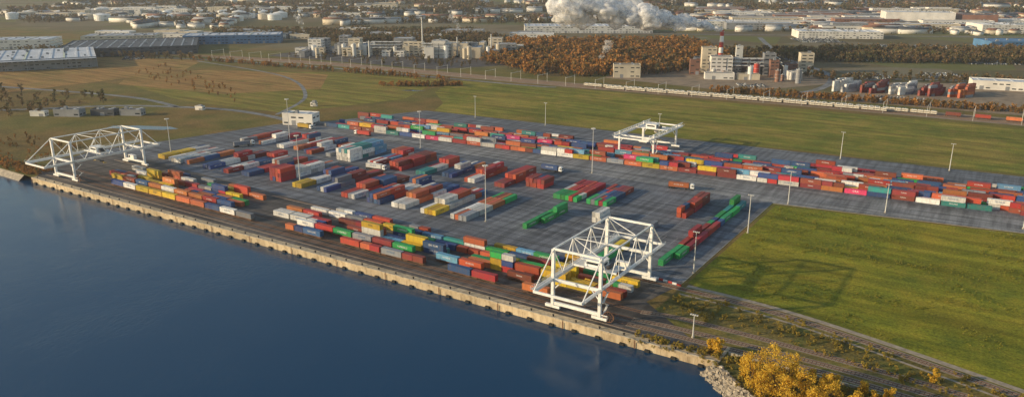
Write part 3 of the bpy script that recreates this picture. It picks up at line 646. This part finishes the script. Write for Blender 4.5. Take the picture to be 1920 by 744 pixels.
BELT=[(-640,905),(-500,815),(-430,850),(-375,900),(-350,1000),(-330,1080),(-485,1328),(-750,1156),(-680,1000)]
merge('woodland',T_,fill(BELT,2200,.5,1.2),[BARK,LBROWN])
merge('woodland',T_,fill(BELT,500,.6,1.1,.8)+fill([(-1187,880),(-960,1010),(-700,1130),(-874,1345),(-1380,1016)],1700,.6,1.1,.6)+fill([(-335,1110),(-141,1200),(60,1300),(60,1500),(-485,1328)],1400,.5,1.1,.5),[BARK,LMIX])
merge('woodland',T_,fill([(-1150,1450),(-700,1600),(-560,1900),(-1153,1776),(-2292,1037),(-1800,900)],1300,.7,1.1,.9)+fill([(-2292,1037),(-14,2515),(100,3300),(-2900,1600)],3400,.9,1.8,.9)+fill([(-600,1560),(40,1830),(40,2500),(-900,2100)],700,.5,1.,.8),[BARK,LMIX])
sh=[(x_,y_,0,R.uniform(.25,.6),R.random()*6,R.randrange(len(T_))) for (x_,y_) in [(-270+k*.85+R.uniform(-6,6),818+k*.10+R.uniform(-6,6)) for k in range(380)]]
sh+=fill([(-610,655),(-590,650),(-520,700),(-530,712)],130,.25,.5)+fill([(-980,640),(-930,560),(-700,500),(-640,490),(-700,540)],60,.2,.4)+fill([(-660,300),(-560,300),(-540,242),(-660,232)],80,.15,.35)+fill([(-560,720),(-1000,690),(-1000,700),(-560,735)],150,.3,.6)
merge('shrubs',T_,sh,[BARK,LBROWN])
merge('shrubs',T_,fill([(-900,330),(-720,330),(-760,440),(-1000,400)],60,.4,.9)+fill([(-220,960),(60,1060),(60,1100),(-240,1010)],130,.4,.8)+fill([(-1000,680),(-1300,600),(-1350,660),(-1000,720)],150,.4,.8)+fill([(-950,790),(-640,790),(-560,930),(-640,1040)],120,.3,.7),[BARK,LMIX])
for i,(x,y,h) in enumerate([(-73,243.8,6.5),(-76,245.5,5),(-57,228,13),(-53,233,15),(-49,226,14),(-46,232,14),(-52,224,10),(-44,222,11),(-40,228,12),(-36,221,10),(-33,229,11),(-28,217,9),(-26,226,10),(-20,222,9.5),(-14,216,8),(-8,221,8),(-2,215,8),(-14,230,8),(2,228,8),(-36,236,7),(8,222,7),(-60,233,8),(-22,236,6),(-6,240,5),(-34,241,6),(-26,242,5.5),(-46,240,6.5),(-18,241,6),(-8,264,5),(-41,242.5,5)]):
    v,f,mi=tree_t(h,h*.33,22,90,.42,40+i,.06,.018)
    merge('golden_tree',[(v,f,mi)],[(x,y,0,1,R.random()*6,0)],[BARK,LGOLD])
S_=[tree_t(1.6,1.1,5,22,.35,90+k,.1,.02) for k in range(4)]
pl=[]
for i in range(900):
    x=R.uniform(-104,24)
    y=R.choice([R.uniform(267,287)-max(0,x+56)*.25,R.uniform(240.5,244.5),R.uniform(226,242)])
    if y<236 and x<-62: continue
    pl.append((x,y,0,R.uniform(.3,1.2),R.random()*6,R.randrange(4)))
merge('undergrowth',S_,pl,[BARK,leafmat('undergrowth_leaves',[(.25,(.14,.15,.04)),(.45,(.28,.23,.05)),(.6,(.46,.30,.05)),(.8,(.20,.22,.05))],.15)])
pl=[(-568+R.uniform(-60,48),240+R.uniform(-3,12),0,R.uniform(.5,2),R.random()*6,R.randrange(4)) for i in range(160)]
pl=[p for p in pl if p[0]<-524 and not(p[1]<238)]
merge('undergrowth',S_,pl,[BARK,LBROWN])
# scattered grass tussocks over the lawn
tg=[tree_t(.7,.7,3,8,.35,200+k,.1,.01) for k in range(3)]
pl=[]
while len(pl)<1600:
    x=R.uniform(-103,60);y=R.uniform(268,452)
    if mnoise.noise(Vector((x*.03,y*.03,0)))<-.02 or y<292-(x+56)*.27+4 or y>438+max(0,x+60)*.14: continue
    pl.append((x,y,0,R.uniform(.4,1.1),R.random()*6,R.randrange(3)))
merge('grass_tussocks',tg,pl,[BARK,leafmat('tussock_blades',[(.25,(.16,.18,.03)),(.5,(.26,.25,.035)),(.75,(.34,.28,.05))],.1)])
g=G(); g.box(-2.1,-.85,.3,2.1,.85,.85,0); g.beam((-1.5,0,1.1),(1.1,0,1.1),1.5,.5,1); g.box(-1.2,-.7,1.36,.9,.7,1.45,0)
for wx in (-1.3,1.3): g.box(wx-.3,-.88,0,wx+.3,.88,.55,2)
ct=quads_from_G(g); pls=[[],[],[]]
for (ox,oy,nx,ny,an) in ((-200,1200,26,14,.5),(-60,1240,24,12,.5),(-160,1010,14,6,.5),(-90,1060,16,6,.5),(-330,1440,26,10,.5),(-520,455,5,1,.3),(-1080,640,10,22,.9),(-120,860,16,3,.1),(-260,868,10,3,.5),(-150,1330,40,18,.5)):
    for i in range(nx):
        for j in range(ny):
            if R.random()<.25: continue
            px=i*3.0; py=j*(8 if ny>1 else 5); pls[R.randrange(3)].append((ox+px*math.cos(an)-py*math.sin(an),oy+px*math.sin(an)+py*math.cos(an),.04,1,an+1.57,0))
for k,m_ in enumerate((WHITEP,GCLAD,ROOFD)): merge('parked_cars',[ct],pls[k],[m_,GLASS,BLACKT])
def house(w,d,h):
    g=G(); g.box(-w/2,-d/2,0,w/2,d/2,h,0); g.beam((0,0,h+.01),(0,0,h+3),1,1,1); del g.v[-8:]
    g.v+=[(-w/2-.4,-d/2-.4,h+.01),(w/2+.4,-d/2-.4,h+.01),(w/2+.4,d/2+.4,h+.01),(-w/2-.4,d/2+.4,h+.01),(-w/2+2,-.2,h+3),(w/2-2,-.2,h+3),(w/2-2,.2,h+3),(-w/2+2,.2,h+3)]
    g.box(-w/2+1,-d/2-.05,1,-w/2+2.5,-d/2-.02,2.4,2); g.box(w/2-2.5,-d/2-.05,1,w/2-1,-d/2-.02,2.4,2); g.box(-.6,-d/2-.06,0,.6,-d/2-.02,2.2,2)
    return quads_from_G(g)
HT=[house(12,9,6),house(22,10,8),house(36,12,10),house(60,16,8)]
for mats in ([CREAM,TILE,GLASS],[WCLAD,ROOFG,GLASS],[WCLAD,ROOFD,GLASS]):
    P=fill([(-2400,1020),(-1500,1000),(-1150,1500),(-500,1900),(-14,2200),(100,3300),(-3100,1800)],300,.8,1.3,.4,4,[.5,.5,.6,2.07])+fill([(-600,1560),(60,1850),(60,2500),(-900,2100)],110,.8,1.2,0,4,[.5,.5,.6,2.07])
    merge('distant_town',HT,P,mats)
# ------------------------------------------------------------------ distant hills
g=G(); nx,ny=70,12
for j in range(ny):
    for i in range(nx): 
        t=i/(nx-1); s=j/(ny-1); x=-4200+t*5200-s*900; y=1700+t*1900+s*1400
        h=(s**.8)*(170+70*math.sin(t*9)+40*math.sin(t*23+1))*(.55+.45*math.cos(t*2.2)); g.v.append((x,y,h-.5))
for j in range(ny-1):
    for i in range(nx-1): k=j*nx+i; g.f.append((k,k+1,k+nx+1,k+nx)); g.m.append(0)
me=g.mesh('hills',[grass_mat('wooded_hill',(.08,.09,.05),(.11,.10,.06),(.15,.16,.08),.6)]); obj('hills',me)
# ------------------------------------------------------------------ steam plumes: billows of vapour, ragged and thinning towards their edges
def steam(name,lo,hi,amax,sc_):
    m,nt,b=newmat(name); co=N(nt,'ShaderNodeTexCoord').outputs['Object']
    b.inputs['Base Color'].default_value=(.95,.95,.96,1); b.inputs['Roughness'].default_value=1; b.inputs['Specular IOR Level'].default_value=0
    tl=N(nt,'ShaderNodeBsdfTranslucent'); tl.inputs[0].default_value=(.95,.95,.96,1); ms=N(nt,'ShaderNodeMixShader'); ms.inputs[0].default_value=.4
    tp=N(nt,'ShaderNodeBsdfTransparent'); m2=N(nt,'ShaderNodeMixShader')
    al=ramp(nt,noise(nt,co,sc_,4,.65),[(lo,.0),(hi,amax)]); nt.links.new(al,m2.inputs[0])
    nt.links.new(b.outputs[0],ms.inputs[1]); nt.links.new(tl.outputs[0],ms.inputs[2]); nt.links.new(tp.outputs[0],m2.inputs[1]); nt.links.new(ms.outputs[0],m2.inputs[2]); nt.links.new(m2.outputs[0],nt.nodes['Material Output'].inputs[0])
    return m
STEAM=steam('steam_vapour',.30,.60,.8,.10); WISP=steam('thin_vapour',.40,.70,.32,.2)
def plume(x,y,z,dx,dy,dz,r0,r1,n,seed,mat,pw=1.):
    rs=random.Random(seed); bm=bmesh.new()
    for i in range(n):
        t=((i+rs.random())/n)**1.1; rr=r0+(r1-r0)*t**.7; s=rr*rs.uniform(.35,.7)
        c=Vector((x+dx*t+rs.uniform(-.6,.6)*rr,y+dy*t+rs.uniform(-.6,.6)*rr,z+dz*t**pw+rs.uniform(-.55,.6)*rr))
        ret=bmesh.ops.create_icosphere(bm,subdivisions=3,radius=1)
        for v in ret['verts']:
            d=v.co.normalized(); q=(c+d*s)*(1.6/rr)
            k=1+.5*mnoise.fractal(q,1,2,4)
            v.co=c+Vector((d.x*1.35,d.y*1.2,d.z*.85))*s*k
    me=bpy.data.meshes.new('steam_plume'); bm.to_mesh(me); bm.free(); me.materials.append(mat)
    for p in me.polygons: p.use_smooth=True
    obj('steam_plume',me)
plume(-330,998,52,-170,-110,24,3.5,22,80,1,STEAM,.8)
plume(-420,980,66,-110,40,40,14,26,26,7,STEAM,.9)
plume(-470,930,8,14,10,26,2,7,14,2,WISP)
plume(-700,1330,15,-50,0,90,3,16,20,3,WISP)
plume(-860,1150,12,-20,0,38,2,8,14,4,WISP)
plume(-1050,960,12,-20,0,38,2,7,12,5,WISP)
# thin evening haze lying over the whole valley
g=G(); g.box(-9000,-3000,-40,6000,9000,320)
m=bpy.data.materials.new('valley_haze'); m.use_nodes=True; nt=m.node_tree; nt.nodes.remove(nt.nodes['Principled BSDF'])
vs=N(nt,'ShaderNodeVolumeScatter'); vs.inputs['Color'].default_value=(.84,.9,1,1); vs.inputs['Density'].default_value=.00007; vs.inputs['Anisotropy'].default_value=.2
nt.links.new(vs.outputs[0],nt.nodes['Material Output'].inputs['Volume']); obj('valley_haze',g.mesh('valley_haze',[m]))
# ------------------------------------------------------------------ light, sky, camera
SE=math.radians(15); az=math.radians(228)
sd=Vector((math.sin(az)*math.cos(SE),math.cos(az)*math.cos(SE),math.sin(SE)))
l=bpy.data.lights.new('sun','SUN'); l.energy=5; l.angle=math.radians(.6); l.color=(1,.79,.50)
o=bpy.data.objects.new('sun',l); o.rotation_euler=(-sd).to_track_quat('-Z','Y').to_euler(); o.location=(0,0,500); COL.objects.link(o)
w=bpy.data.worlds.new('World'); sc.world=w; w.use_nodes=True; nt=w.node_tree; bg=nt.nodes['Background']; sk=nt.nodes.new('ShaderNodeTexSky'); sk.sky_type='NISHITA'; sk.sun_disc=False; sk.sun_elevation=SE; sk.sun_rotation=az; sk.air_density=1.2; sk.dust_density=.8
nt.links.new(sk.outputs[0],bg.inputs[0]); bg.inputs[1].default_value=.15
cam=bpy.data.cameras.new('camera'); cam.sensor_width=36; cam.lens=1460/1920*36; cam.clip_end=30000; cam.clip_start=1
c=bpy.data.objects.new('camera',cam); c.location=(0,0,130); c.rotation_euler=(math.pi/2-math.atan(437/1460),0,math.radians(33)); COL.objects.link(c); sc.camera=c
